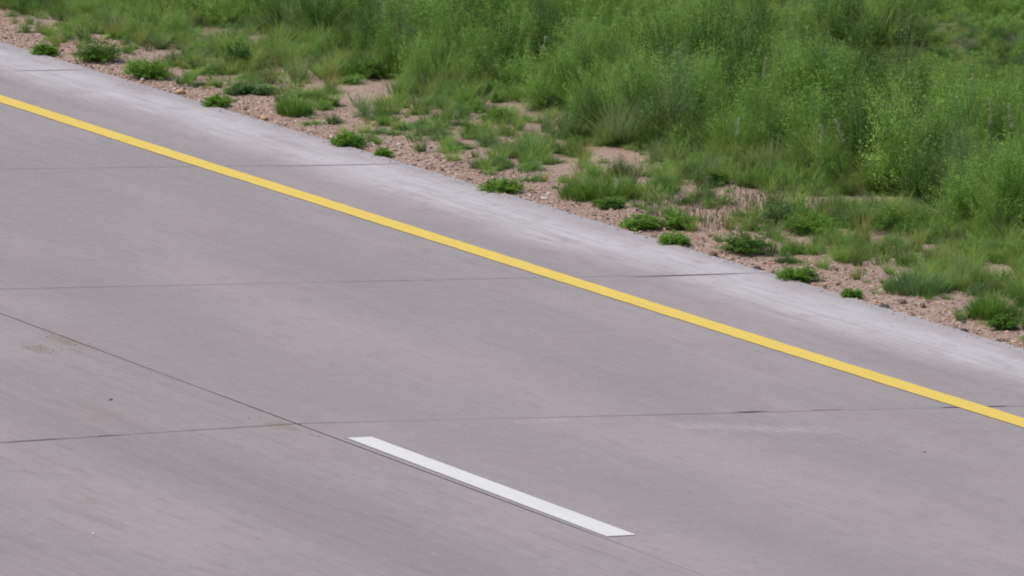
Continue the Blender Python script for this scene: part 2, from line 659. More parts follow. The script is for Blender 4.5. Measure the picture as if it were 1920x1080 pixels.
ICO_V = []
ph = (1 + 5 ** 0.5) / 2
for a, b in ((-1, ph), (1, ph), (-1, -ph), (1, -ph)):
    ICO_V += [(a, b, 0)]
for a, b in ((-1, ph), (1, ph), (-1, -ph), (1, -ph)):
    ICO_V += [(0, a, b)]
for a, b in ((ph, -1), (ph, 1), (-ph, -1), (-ph, 1)):
    ICO_V += [(a, 0, b)]
ICO_V = np.array(ICO_V) / math.sqrt(1 + ph * ph)
ICO_F = np.array([(0, 11, 5), (0, 5, 1), (0, 1, 7), (0, 7, 10), (0, 10, 11), (1, 5, 9), (5, 11, 4), (11, 10, 2), (10, 7, 6), (7, 1, 8),
                  (3, 9, 4), (3, 4, 2), (3, 2, 6), (3, 6, 8), (3, 8, 9), (4, 9, 5), (2, 4, 11), (6, 2, 10), (8, 6, 7), (9, 8, 1)])
OCT_V = np.array([(1, 0, 0), (-1, 0, 0), (0, 1, 0), (0, -1, 0), (0, 0, 1), (0, 0, -1)], float)
OCT_F = np.array([(0, 2, 4), (2, 1, 4), (1, 3, 4), (3, 0, 4), (2, 0, 5), (1, 2, 5), (3, 1, 5), (0, 3, 5)])


def pebbles(s, t, r, cols, base_v, base_f, flat=0.6, lift=0.35):
    n = len(s)
    k = len(base_v)
    ang = rng.random(n) * 2 * np.pi
    V = base_v[None] * (1 + 0.35 * (rng.random((n, k, 1)) - 0.5))
    sc = np.stack([r * (0.8 + 0.5 * rng.random(n)), r * (0.7 + 0.4 * rng.random(n)), r * flat * (0.7 + 0.6 * rng.random(n))], 1)
    V = V * sc[:, None, :]
    ca, sa = np.cos(ang)[:, None], np.sin(ang)[:, None]
    X = V[..., 0] * ca - V[..., 1] * sa
    Y = V[..., 0] * sa + V[..., 1] * ca
    z0 = np.where(t < 0.0, 0.0, ground_z(s, t)) + r * flat * lift
    P = np.stack([X + s[:, None], Y + t[:, None], V[..., 2] + z0[:, None]], -1).reshape(-1, 3)
    F = (base_f[None] + (np.arange(n) * k)[:, None, None]).reshape(-1)
    cc = np.repeat(cols, k, axis=0)
    return P, F, np.full(n * len(base_f), 3), cc


def stone_cols(n):
    base = np.array([0.385, 0.280, 0.225])
    c = base * (0.50 + 0.95 * rng.random((n, 1))) * (1 + 0.10 * (rng.random((n, 3)) - 0.5))
    k = rng.random(n)
    c[k < 0.10] = np.array([0.10, 0.085, 0.08]) * (0.7 + 0.8 * rng.random(((k < 0.10).sum(), 1)))
    c[k > 0.91] = np.array([0.62, 0.54, 0.47]) * (0.8 + 0.3 * rng.random(((k > 0.91).sum(), 1)))
    m = (k > 0.80) & (k < 0.86)
    c[m] = np.array([0.42, 0.27, 0.15]) * (0.8 + 0.4 * rng.random((m.sum(), 1)))
    return c


ns = 48000
ps = rng.uniform(-10.5, 9, ns)
pt = np.where(rng.random(ns) < 0.55, np.where(rng.random(ns) < 0.03, -0.09 * rng.random(ns) ** 2, rng.uniform(-0.012, 0.8, ns)), rng.uniform(0.2, 3.0, ns))
P1 = pebbles(ps, pt, 0.0035 + 0.006 * rng.random(ns) ** 2, stone_cols(ns), OCT_V, OCT_F)
nb = 4500
bs = rng.uniform(-10.5, 9, nb)
bt = np.abs(np.where(rng.random(nb) < 0.65, 0.012 + np.abs(rng.normal(0, 0.28, nb)), rng.uniform(0.1, 3.2, nb)))
P2 = pebbles(bs, bt, 0.007 + 0.012 * rng.random(nb) ** 2.6, stone_cols(nb), ICO_V, ICO_F)
nv = len(P1[0])
gravel = mesh_obj("gravel", np.concatenate([P1[0], P2[0]]), np.concatenate([P1[1], P2[1] + nv]),
                  np.concatenate([P1[2], P2[2]]), M_STONE, cols=np.concatenate([P1[3], P2[3]]))
gravel.location = w3(0, 0, 0)
gravel.rotation_euler = (0, 0, -A)
tag(gravel, "loose pinkish tan gravel scattered over the verge", "gravel", kind="stuff")

# ------------------------------------------------------------------ grass
def blades(base, h, w, az, lean, curl, cols, nseg=3, tipcol=None):
    """Curved tapering blades. base (n,3), the other arrays (n,)."""
    n = len(base)
    lv = np.arange(nseg) / nseg
    d = np.stack([np.cos(az), np.sin(az)], 1)
    face = az + np.pi / 2 + rng.normal(0, 0.7, n)
    wd = np.stack([np.cos(face), np.sin(face)], 1)
    def centre(u):
        hor = h * (lean * u + curl * u * u)
        ver = h * (u - 0.28 * (curl + lean * 0.5) * u * u)
        return np.concatenate([base[:, :2] + d * hor[:, None], (base[:, 2] + ver)[:, None]], 1)
    verts = np.empty((n, 2 * nseg + 1, 3))
    colv = np.empty((n, 2 * nseg + 1, 3))
    tip = cols * 1.12 if tipcol is None else tipcol
    for k in range(nseg):
        u = lv[k]
        c = centre(u)
        half = 0.5 * w * (1 - 0.75 * u ** 1.6)
        off = np.concatenate([wd * half[:, None], np.zeros((n, 1))], 1)
        verts[:, 2 * k] = c - off
        verts[:, 2 * k + 1] = c + off
        colv[:, 2 * k] = colv[:, 2 * k + 1] = cols * (1 - u) + tip * u
    verts[:, -1] = centre(1.0)
    colv[:, -1] = tip
    m = 2 * nseg + 1
    off = (np.arange(n) * m)[:, None]
    quads = []
    for k in range(nseg - 1):
        quads.append(np.array([2 * k, 2 * k + 1, 2 * k + 3, 2 * k + 2]))
    tri = np.array([2 * nseg - 2, 2 * nseg - 1, 2 * nseg])
    fl = np.concatenate(quads + [tri])
    F = (fl[None] + off).ravel()
    sz = np.tile(np.array([4] * (nseg - 1) + [3]), n)
    return verts.reshape(-1, 3), F, sz, colv.reshape(-1, 3)


def leaflets(pos, dirs, ln, wd, cols):
    """Small pointed leaves: a folded rhombus each."""
    n = len(pos)
    dirs = dirs / np.linalg.norm(dirs, axis=1, keepdims=True)
    side = np.cross(dirs, np.tile([0, 0, 1.0], (n, 1)) + rng.normal(0, 0.4, (n, 3)))
    side /= np.linalg.norm(side, axis=1, keepdims=True) + 1e-9
    v = np.empty((n, 4, 3))
    v[:, 0] = pos
    v[:, 1] = pos + dirs * (ln * 0.5)[:, None] + side * (wd * 0.5)[:, None]
    v[:, 2] = pos + dirs * ln[:, None]
    v[:, 2, 2] -= ln * 0.12
    v[:, 3] = pos + dirs * (ln * 0.5)[:, None] - side * (wd * 0.5)[:, None]
    F = (np.array([0, 1, 2, 3])[None] + (np.arange(n) * 4)[:, None]).ravel()
    return v.reshape(-1, 3), F, np.full(n, 4), np.repeat(cols, 4, axis=0)


def merge(parts):
    V, F, Z, K = [], [], [], []
    o = 0
    for v, f, z, c in parts:
        V.append(v)
        F.append(f + o)
        Z.append(z)
        K.append(c)
        o += len(v)
    return np.concatenate(V), np.concatenate(F), np.concatenate(Z), np.concatenate(K)


GREEN = np.array([[0.115, 0.225, 0.036], [0.095, 0.212, 0.038], [0.145, 0.240, 0.052], [0.165, 0.250, 0.045], [0.115, 0.215, 0.070], [0.080, 0.185, 0.028]])


def visible_extent(s, t):
    x, y = to_world(s, t)
    return (np.abs(x) < 0.064 * y + 0.9) & (y > 43) & (y < 80)


parts = []
leafp = []
# dense growth as clumps
gx, gy = np.meshgrid(np.arange(-9.5, 9.5, 0.165), np.arange(40, 76, 0.165), indexing='ij')
x = (gx + rng.uniform(-0.10, 0.10, gx.shape)).ravel()
y = (gy + rng.uniform(-0.10, 0.10, gx.shape)).ravel()
edge_in = np.abs(x) - (0.064 * y + 0.9) + np.clip(y - 66, 0, 20) * 0.3
inside = edge_in < rng.random(len(x)) * 4.0       # thinning outwards, past what the view shows
x, y = x[inside], y[inside]
rel = np.stack([x, y], 1) - ORIGIN
cs, ct = rel @ U, rel @ N
keep = (ct > tall_front(cs) - 0.12) & (ct < 17)
cs, ct, x, y = cs[keep], ct[keep], x[keep], y[keep]
# the growth stands in mounds: every clump belongs to the nearest mound
nm = 330
mx = rng.uniform(-10, 10, nm)
my = rng.uniform(40, 76, nm)
mr = rng.uniform(0.34, 0.72, nm)
mh = rng.uniform(0.26, 0.70, nm)
for k, (px, py, r_, h_) in enumerate(((1280, 245, .42, .62), (1400, 285, .40, .60), (1490, 262, .45, .66), (1560, 318, .42, .62), (1650, 335, .40, .66),
                                      (1740, 360, .46, .74), (1840, 385, .46, .76), (1930, 425, .45, .74), (1330, 190, .5, .66), (1620, 240, .5, .66),
                                      (1780, 270, .5, .64), (1880, 300, .5, .66), (1190, 215, .40, .52), (1090, 190, .4, .48), (960, 150, .4, .46),
                                      (850, 130, .4, .46), (740, 90, .4, .44), (1100, 120, .5, .56), (1240, 110, .5, .58), (960, 70, .5, .54))):
    wx, wy = to_world(*survey(px, py))
    mx[k], my[k], mr[k], mh[k] = float(wx), float(wy), r_, h_
d2 = ((x[:, None] - mx[None]) / mr[None]) ** 2 + ((y[:, None] - my[None]) / (mr[None] * 1.3)) ** 2
near = d2.argmin(1)
dd = d2[np.arange(len(x)), near]
dome = np.sqrt(np.clip(1 - dd, 0, 1))
hh = 0.14 + (mh[near] - 0.08) * dome ** 0.7
cl = fbm(x * 0.9, y * 0.5, 2)
hh *= 0.70 + 0.6 * cl
grow = np.clip((ct - tall_front(cs)) / 0.30 + 0.65, 0.6, 1.0)
hh *= grow
# shorter, thinner grass far back on the right and on the left end
back = np.clip((ct - 3.6) / 1.2, 0, 1) * np.clip((x - 1.2) / 1.0, 0, 1)
hh *= 1 - 0.40 * back
left = np.clip((-x - 0.6) / 1.6, 0, 1)
hh *= 1 - 0.42 * left
ox, oy = x - mx[near], y - my[near]
out_az = np.arctan2(ox * N[0] + oy * N[1], ox * U[0] + oy * U[1])
flare = np.clip(np.sqrt(dd), 0, 1) * (dd < 1.2)
hue = rng.integers(0, 8, nm)[near]
tone = rng.uniform(0.78, 1.25, nm)[near]
bm = bare_mask(cs, ct)
ok = (rng.random(len(cs)) > bm * 1.0) & ((dome > 0.22) | (rng.random(len(cs)) < 0.85))
cs, ct, hh, cl, bm, hue, tone, dome, out_az, flare = cs[ok], ct[ok], hh[ok], cl[ok], bm[ok], hue[ok], tone[ok], dome[ok], out_az[ok], flare[ok]
hh *= 1 - 0.5 * bm
print("clumps", len(cs))
kind = np.where(hue % 3 == 0, 0.32, 0.55) + rng.normal(0, 0.10, len(cs))
# plant kinds, unit size (about 1 m tall and 1 m across before scaling)
def proto_leafy(col, nshoot, per, wide, leaf, stalks):
    a = rng.random(nshoot) * 6.283
    el = np.arccos(1 - rng.random(nshoot) * 0.9)
    ell = 0.70 + 0.40 * rng.random(nshoot)
    tip = np.stack([np.sin(el) * np.cos(a) * 0.5 * wide * ell, np.sin(el) * np.sin(a) * 0.5 * wide * ell, np.cos(el) * ell], 1)
    base = tip * np.array([0.30, 0.30, 0]) * rng.random((nshoot, 1))
    out = []
    L = np.linalg.norm(tip - base, axis=1)
    d = tip - base
    az = np.arctan2(d[:, 1], d[:, 0])
    hor = np.linalg.norm(d[:, :2], axis=1)
    sc = col * (0.6 + 0.4 * rng.random((nshoot, 1)))
    out.append(blades(base, np.maximum(d[:, 2], 0.12) * 1.1, 0.010 + 0.006 * rng.random(nshoot), az, 0.6 * hor / np.maximum(d[:, 2], 0.12),
                      0.4 * hor / np.maximum(d[:, 2], 0.12), sc, 2))
    m = nshoot * per
    j = np.repeat(np.arange(nshoot), per)
    u = 0.35 + 0.68 * rng.random(m) ** 0.7
    pos = base[j] + d[j] * np.stack([0.6 * u + 0.4 * u * u, 0.6 * u + 0.4 * u * u, u], 1)
    pos += rng.normal(0, 0.022, (m, 3))
    dr = d[j] / (L[j][:, None] + 1e-6) * 0.6 + rng.normal(0, 0.6, (m, 3))
    dr[:, 2] = np.abs(dr[:, 2]) * 0.5
    shoot_tone = 0.75 + 0.55 * rng.random((nshoot, 1))
    cc = col * shoot_tone[j] * (0.8 + 0.45 * rng.random((m, 1))) * (1 + 0.12 * (rng.random((m, 3)) - 0.5))
    lit_tip = u > 0.88  # young tip leaves, lightened in colour so the tops look lit
    cc[lit_tip] *= np.array([1.20, 1.12, 1.15])
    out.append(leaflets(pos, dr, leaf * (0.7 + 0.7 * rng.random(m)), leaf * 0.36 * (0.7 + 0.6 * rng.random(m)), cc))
    if stalks:
        n = stalks
        a = rng.random(n) * 6.283
        b0 = np.stack([np.cos(a) * 0.15 * rng.random(n), np.sin(a) * 0.15 * rng.random(n), 0 * a], 1)
        cs_ = np.array([0.24, 0.25, 0.11]) * (0.7 + 0.6 * rng.random((n, 1)))
        out.append(blades(b0, 1.0 + 0.35 * rng.random(n), 0.009 + 0 * a, a, 0.1 + 0.25 * rng.random(n), 0.1 + 0.2 * rng.random(n), cs_, 3))
    return merge(out)


def proto_grass(col, n, wide, wid, dry_part):
    a = rng.random(n) * 6.283
    rad = 0.16 * np.sqrt(rng.random(n)) * wide
    base = np.stack([np.cos(a) * rad, np.sin(a) * rad, 0 * a], 1)
    cols = col * (0.7 + 0.6 * rng.random((n, 1))) * (1 + 0.10 * (rng.random((n, 3)) - 0.5))
    dry = rng.random(n) < dry_part
    cols[dry] = np.array([0.26, 0.23, 0.11]) * (0.7 + 0.6 * rng.random((dry.sum(), 1)))
    return blades(base, 0.30 + 0.80 * rng.random(n), wid * (0.7 + 0.6 * rng.random(n)), a + rng.normal(0, 0.8, n),
                  (0.05 + 0.40 * rng.random(n)) * wide, (0.05 + 0.50 * rng.random(n)) * wide, cols, 4, cols * np.array([1.45, 1.3, 1.3]))  # blade tips yellower, and lightened in colour as lit tops


LIGHT_G = np.array([0.250, 0.420, 0.090])
FRESH_G = np.array([0.200, 0.365, 0.072])
DEEP_G = np.array([0.092, 0.190, 0.036])
GREY_G = np.array([0.190, 0.310, 0.115])
OLIVE_G = np.array([0.270, 0.345, 0.085])
kinds = bpy.data.collections.new("plant_kinds")
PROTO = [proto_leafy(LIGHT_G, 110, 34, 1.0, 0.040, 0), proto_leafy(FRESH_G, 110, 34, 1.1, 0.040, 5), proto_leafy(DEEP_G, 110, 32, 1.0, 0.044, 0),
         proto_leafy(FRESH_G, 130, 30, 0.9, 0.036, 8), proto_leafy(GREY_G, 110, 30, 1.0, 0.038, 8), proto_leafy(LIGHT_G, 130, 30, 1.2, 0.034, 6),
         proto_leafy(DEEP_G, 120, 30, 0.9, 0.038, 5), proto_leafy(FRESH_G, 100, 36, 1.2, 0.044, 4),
         proto_grass(FRESH_G, 260, 1.0, 0.010, 0.06), proto_grass(LIGHT_G, 240, 1.2, 0.009, 0.12), proto_grass(GREY_G, 240, 1.0, 0.009, 0.10),
         proto_grass(OLIVE_G, 190, 0.8, 0.009, 0.25), proto_grass(DEEP_G, 260, 1.1, 0.010, 0.05)]
NLEAFY = 8
for k, (v, f, z, c) in enumerate(PROTO):
    o = mesh_obj("plant_kind_%02d" % k, v, f, z, M_LEAF, cols=c)
    C.objects.unlink(o)
    kinds.objects.link(o)


def scatter(name, pos, rot, scl, idx, label):
    """One ground-cover object: plant kinds instanced on points by geometry nodes."""
    me = bpy.data.meshes.new(name)
    n = len(pos)
    me.vertices.add(n)
    me.vertices.foreach_set("co", np.ascontiguousarray(pos, dtype=np.float32).ravel())
    for nm_, arr in (("rot", rot), ("scl", scl)):
        at = me.attributes.new(nm_, 'FLOAT_VECTOR', 'POINT')
        at.data.foreach_set("vector", np.ascontiguousarray(arr, dtype=np.float32).ravel())
    at = me.attributes.new("kind_id", 'INT', 'POINT')
    at.data.foreach_set("value", np.ascontiguousarray(idx, dtype=np.int32))
    me.update()
    me.materials.append(M_LEAF)
    o = bpy.data.objects.new(name, me)
    C.objects.link(o)
    ng = bpy.data.node_groups.new(name + "_nodes", 'GeometryNodeTree')
    ng.interface.new_socket("Geometry", in_out='INPUT', socket_type='NodeSocketGeometry')
    ng.interface.new_socket("Geometry", in_out='OUTPUT', socket_type='NodeSocketGeometry')
    gi = ng.nodes.new("NodeGroupInput")
    go_ = ng.nodes.new("NodeGroupOutput")
    ci = ng.nodes.new("GeometryNodeCollectionInfo")
    ci.inputs["Collection"].default_value = kinds
    ci.inputs["Separate Children"].default_value = True
    ci.inputs["Reset Children"].default_value = True
    ip = ng.nodes.new("GeometryNodeInstanceOnPoints")
    ip.inputs["Pick Instance"].default_value = True
    ng.links.new(gi.outputs[0], ip.inputs["Points"])
    ng.links.new(ci.outputs[0], ip.inputs["Instance"])
    for nm_, ty, sock in (("rot", 'FLOAT_VECTOR', "Rotation"), ("scl", 'FLOAT_VECTOR', "Scale"), ("kind_id", 'INT', "Instance Index")):
        na = ng.nodes.new("GeometryNodeInputNamedAttribute")
        na.data_type = ty
        na.inputs["Name"].default_value = nm_
        ng.links.new(na.outputs["Attribute"], ip.inputs[sock])
    ng.links.new(ip.outputs[0], go_.inputs[0])
    md = o.modifiers.new("plants", 'NODES')
    md.node_group = ng
    o.location = w3(0, 0, 0)
    o.rotation_euler = (0, 0, -A)
    tag(o, label, "grass", kind="stuff")
    return o


n = len(cs)
leafy = rng.random(n) < np.where(hue % 3 == 0, 0.60, 0.88)
pick = np.where(leafy, rng.integers(0, NLEAFY, n), rng.integers(NLEAFY, len(PROTO), n))
same = rng.random(n) < 0.55                      # neighbours in a mound tend to be of one kind
pick = np.where(same & leafy, hue % NLEAFY, pick)
H = np.maximum(hh * rng.uniform(0.55, 1.15, n), 0.12)
H = np.where(leafy, H, np.minimum(H * 0.85, 0.34))
Wd = np.where(leafy, rng.uniform(0.26, 0.48, n) * (0.45 + H), rng.uniform(0.7, 1.1, n) * H + 0.08)
pos = np.stack([cs, ct, ground_z(cs, ct) - 0.01], 1)
tilt = 0.35 * flare
rot = np.stack([rng.normal(0, 0.10, n) - tilt * np.sin(out_az), rng.normal(0, 0.10, n) + tilt * np.cos(out_az), rng.uniform(-0.6, 0.6, n) * 0 + 0.0], 1)
turn = rng.random(n) < 0.5
scl = np.stack([np.where(turn, 1, -1) * Wd, np.where(rng.random(n) < 0.5, 1, -1) * Wd, H], 1)
tall = scatter("tall_grass", pos, rot, scl, pick, "dense tall green grass and leafy weeds filling the field behind the gravel")

# sparse short grass on the verge
parts = []
nt = 1700
ts_ = rng.uniform(-12, 9.5, nt)
tt_ = 0.2 + 2.2 * rng.random(nt) ** 0.9
dens = np.clip((tt_ - 0.34) / 0.5, 0, 1) * (0.22 + 1.3 * np.clip((fbm(ts_ * 1.5, tt_ * 1.5 + 30, 3) - 0.30) * 2.6, 0, 1))
dens *= 1 - bare_mask(ts_, tt_)
ok = (rng.random(nt) < dens) & visible_extent(ts_, tt_)
ts_, tt_ = ts_[ok], tt_[ok]
print("tufts", len(ts_))
for i in range(len(ts_)):
    up = np.clip((tt_[i] - 0.4) / 1.3, 0, 1)
    n = int(14 + 34 * rng.random() + 8 * up)
    h = (0.05 + 0.05 * rng.random()) + (0.05 + 0.13 * rng.random()) * up
    r = 0.02 + 0.07 * rng.random()
    a = rng.random(n) * 6.283
    rad = r * np.sqrt(rng.random(n))
    bs_ = ts_[i] + np.cos(a) * rad
    bt_ = np.maximum(tt_[i] + np.sin(a) * rad, 0.02)
    base = np.stack([bs_, bt_, ground_z(bs_, bt_)], 1)
    g0 = GREEN[rng.integers(len(GREEN))] * (1.15 + 0.5 * rng.random())
    if rng.random() < 0.16:
        g0 = np.array([0.14, 0.14, 0.06])
    cols = g0 * (0.8 + 0.45 * rng.random((n, 1)))
    dry = rng.random(n) < 0.14
    cols[dry] = np.array([0.27, 0.22, 0.12]) * (0.7 + 0.5 * rng.random((dry.sum(), 1)))
    parts.append(blades(base, h * (0.5 + 0.7 * rng.random(n)), 0.003 + 0.003 * rng.random(n), a + rng.normal(0, .7, n),
                        0.15 + 0.4 * rng.random(n), 0.15 + 0.5 * rng.random(n), cols, 2))
V, F, Z, K = merge(parts)
short = mesh_obj("verge_grass", V, F, Z, M_LEAF, cols=K)
tag(short, "sparse short grass tufts growing in the gravel verge", "grass", kind="stuff")
for o in (short,):
    o.location = w3(0, 0, 0)
    o.rotation_euler = (0, 0, -A)

# thin sprouts and wisps that let the gravel show between them
n = 2000
ws = rng.uniform(-11, 8.5, n)
wt = 0.16 + 1.9 * rng.random(n)
ok = visible_extent(ws, wt) & (rng.random(n) < np.clip(0.82 + 0.12 * (ws - 2), 0.80, 1)) & (rng.random(n) < np.clip((wt - 0.12) / 0.5, 0, 1) * (1 - 0.75 * bare_mask(ws, wt)))
ws, wt = ws[ok], wt[ok]
n = len(ws)
H = (0.05 + 0.16 * rng.random(n) ** 1.5) * np.clip(0.5 + wt / 1.6, 0.5, 1.2)
lf = rng.random(n) < 0.4
Wd = np.where(lf, rng.uniform(0.08, 0.26, n), rng.uniform(0.6, 1.0, n) * H + 0.05)
H = np.where(lf, H * 0.7, H)
wisps = scatter("verge_sprouts", np.stack([ws, wt, ground_z(ws, wt) - 0.005], 1), np.stack([rng.normal(0, .12, n), rng.normal(0, .12, n), 0 * ws], 1),
                np.stack([Wd * np.where(rng.random(n) < 0.5, 1, -1), Wd, H], 1),
                np.where(lf, rng.integers(0, NLEAFY, n), rng.integers(NLEAFY, len(PROTO), n)),
                "thin grass wisps and small sprouts scattered across the gravel verge")

# ------------------------------------------------------------------ single weeds
BRIGHT = np.array([0.175, 0.335, 0.046])
MID = np.array([0.135, 0.265, 0.042])
DARK = np.array([0.085, 0.190, 0.034])
BLUE = np.array([0.140, 0.255, 0.085])


def px_per_m(py):
    ang = PITCH + math.atan((py - 540) / F_PX)
    return F_PX / (CAM_H / math.sin(ang))


def weed(name, px, py, wpx, hpx, col, style, label, cat, group):
    s, t = survey(px, py)
    k = px_per_m(py)
    W, H = wpx / k * 1.22, hpx / k * 0.95
    t = max(t, 0.03)
    z0 = float(ground_z(s, t))
    root = empty(name, w3(s, t, z0), rng.random() * 0.6 - 0.3)
    tag(root, label, cat, group)
    if style == 'grass':
        n = int(260 + 900 * W)
        a = rng.random(n) * 6.283
        rad = np.sqrt(rng.random(n))
        base = np.stack([np.cos(a) * rad * W * 0.42, np.sin(a) * rad * min(W * 0.42, 0.16), np.zeros(n)], 1)
        hprof = 1 - 0.55 * (np.abs(base[:, 0]) / (W * 0.42)) ** 1.5
        cols = col * (0.75 + 0.5 * rng.random((n, 1))) * (1 + 0.1 * (rng.random((n, 3)) - 0.5))
        v, f, z, c = blades(base, H * hprof * (0.65 + 0.5 * rng.random(n)), 0.004 + 0.004 * rng.random(n), a, 0.1 + 0.35 * rng.random(n),
                            0.1 + 0.4 * rng.random(n), cols, 3)
        mesh_obj("blade_tuft", v, f, z, M_LEAF, root, cols=c)
        n2 = 40
        a = rng.random(n2) * 6.283
        base = np.stack([np.cos(a) * W * 0.3 * rng.random(n2), np.sin(a) * 0.08, np.zeros(n2)], 1)
        cols = np.array([0.19, 0.17, 0.08]) * (0.7 + 0.5 * rng.random((n2, 1)))
        v, f, z, c = blades(base, H * (0.5 + 0.6 * rng.random(n2)), 0.003 + 0 * a, a, 0.1 + 0.4 * rng.random(n2), 0.2 + 0 * a, cols, 3)
        mesh_obj("dry_blade", v, f, z, M_STEM, root, cols=c)
        return root
    low = style == 'low'
    n = int(30 + 200 * W)
    a = rng.random(n) * 6.283
    el = np.arccos(1 - rng.random(n) ** 0.8 * (0.95 if not low else 1.0))
    ell = 0.72 + 0.35 * rng.random(n) + 0.9 * (fbm(np.cos(a) * 1.5 + 9 + s, np.sin(a) * 1.5 + 9) - 0.5)
    D = min(W * 0.5, 0.22)
    tip = np.stack([np.sin(el) * np.cos(a) * W * 0.5 * ell, np.sin(el) * np.sin(a) * D * ell, np.cos(el) * H * ell * 1.0 + 0.012], 1)
    base = tip * np.array([0.35, 0.35, 0]) * rng.random((n, 1))
    # stems: thin three-sided tubes with one bend
    mid = (base + tip) * 0.5 + np.stack([0 * a, 0 * a, 0.10 * H * np.ones(n)], 1)
    V = np.empty((n, 7, 3))
    rs = 0.0022
    for q_ in range(3):
        o = np.array([math.cos(q_ * 2.094), math.sin(q_ * 2.094), 0]) * rs
        V[:, q_] = base + o
        V[:, 3 + q_] = mid + o * 0.8
    V[:, 6] = tip
    fl = np.array([0, 1, 4, 3, 1, 2, 5, 4, 2, 0, 3, 5, 3, 4, 6, 4, 5, 6, 5, 3, 6])
    F = (fl[None] + (np.arange(n) * 7)[:, None]).ravel()
    Zs = np.tile([4, 4, 4, 3, 3, 3], n)
    sc = np.repeat(col * np.array([1.2, 1.0, 1.1]) * (0.8 + 0.3 * rng.random((n, 1))), 7, axis=0)
    mesh_obj("stem", V.reshape(-1, 3), F, Zs, M_STEM, root, cols=sc)
    per = 30
    m = n * per
    j = np.repeat(np.arange(n), per)
    u = 0.25 + 0.8 * rng.random(m)
    pos = np.where((u < 0.5)[:, None], base[j] + (mid - base)[j] * (u * 2)[:, None], mid[j] + (tip - mid)[j] * (u * 2 - 1)[:, None])
    pos = pos + rng.normal(0, 0.006, (m, 3))
    pos[:, 2] = np.maximum(pos[:, 2], 0.004)
    dr = (tip - base)[j] / (np.linalg.norm((tip - base)[j], axis=1, keepdims=True) + 1e-6) * 0.7 + rng.normal(0, 0.6, (m, 3))
    dr[:, 2] = np.abs(dr[:, 2]) * 0.35
    cc = col * (0.72 + 0.6 * rng.random((m, 1))) * (1 + 0.12 * (rng.random((m, 3)) - 0.5))
    v, f, z, c = leaflets(pos, dr, 0.014 + 0.018 * rng.random(m), 0.006 + 0.006 * rng.random(m), cc)
    mesh_obj("foliage", v, f, z, M_LEAF, root, cols=c)
    return root


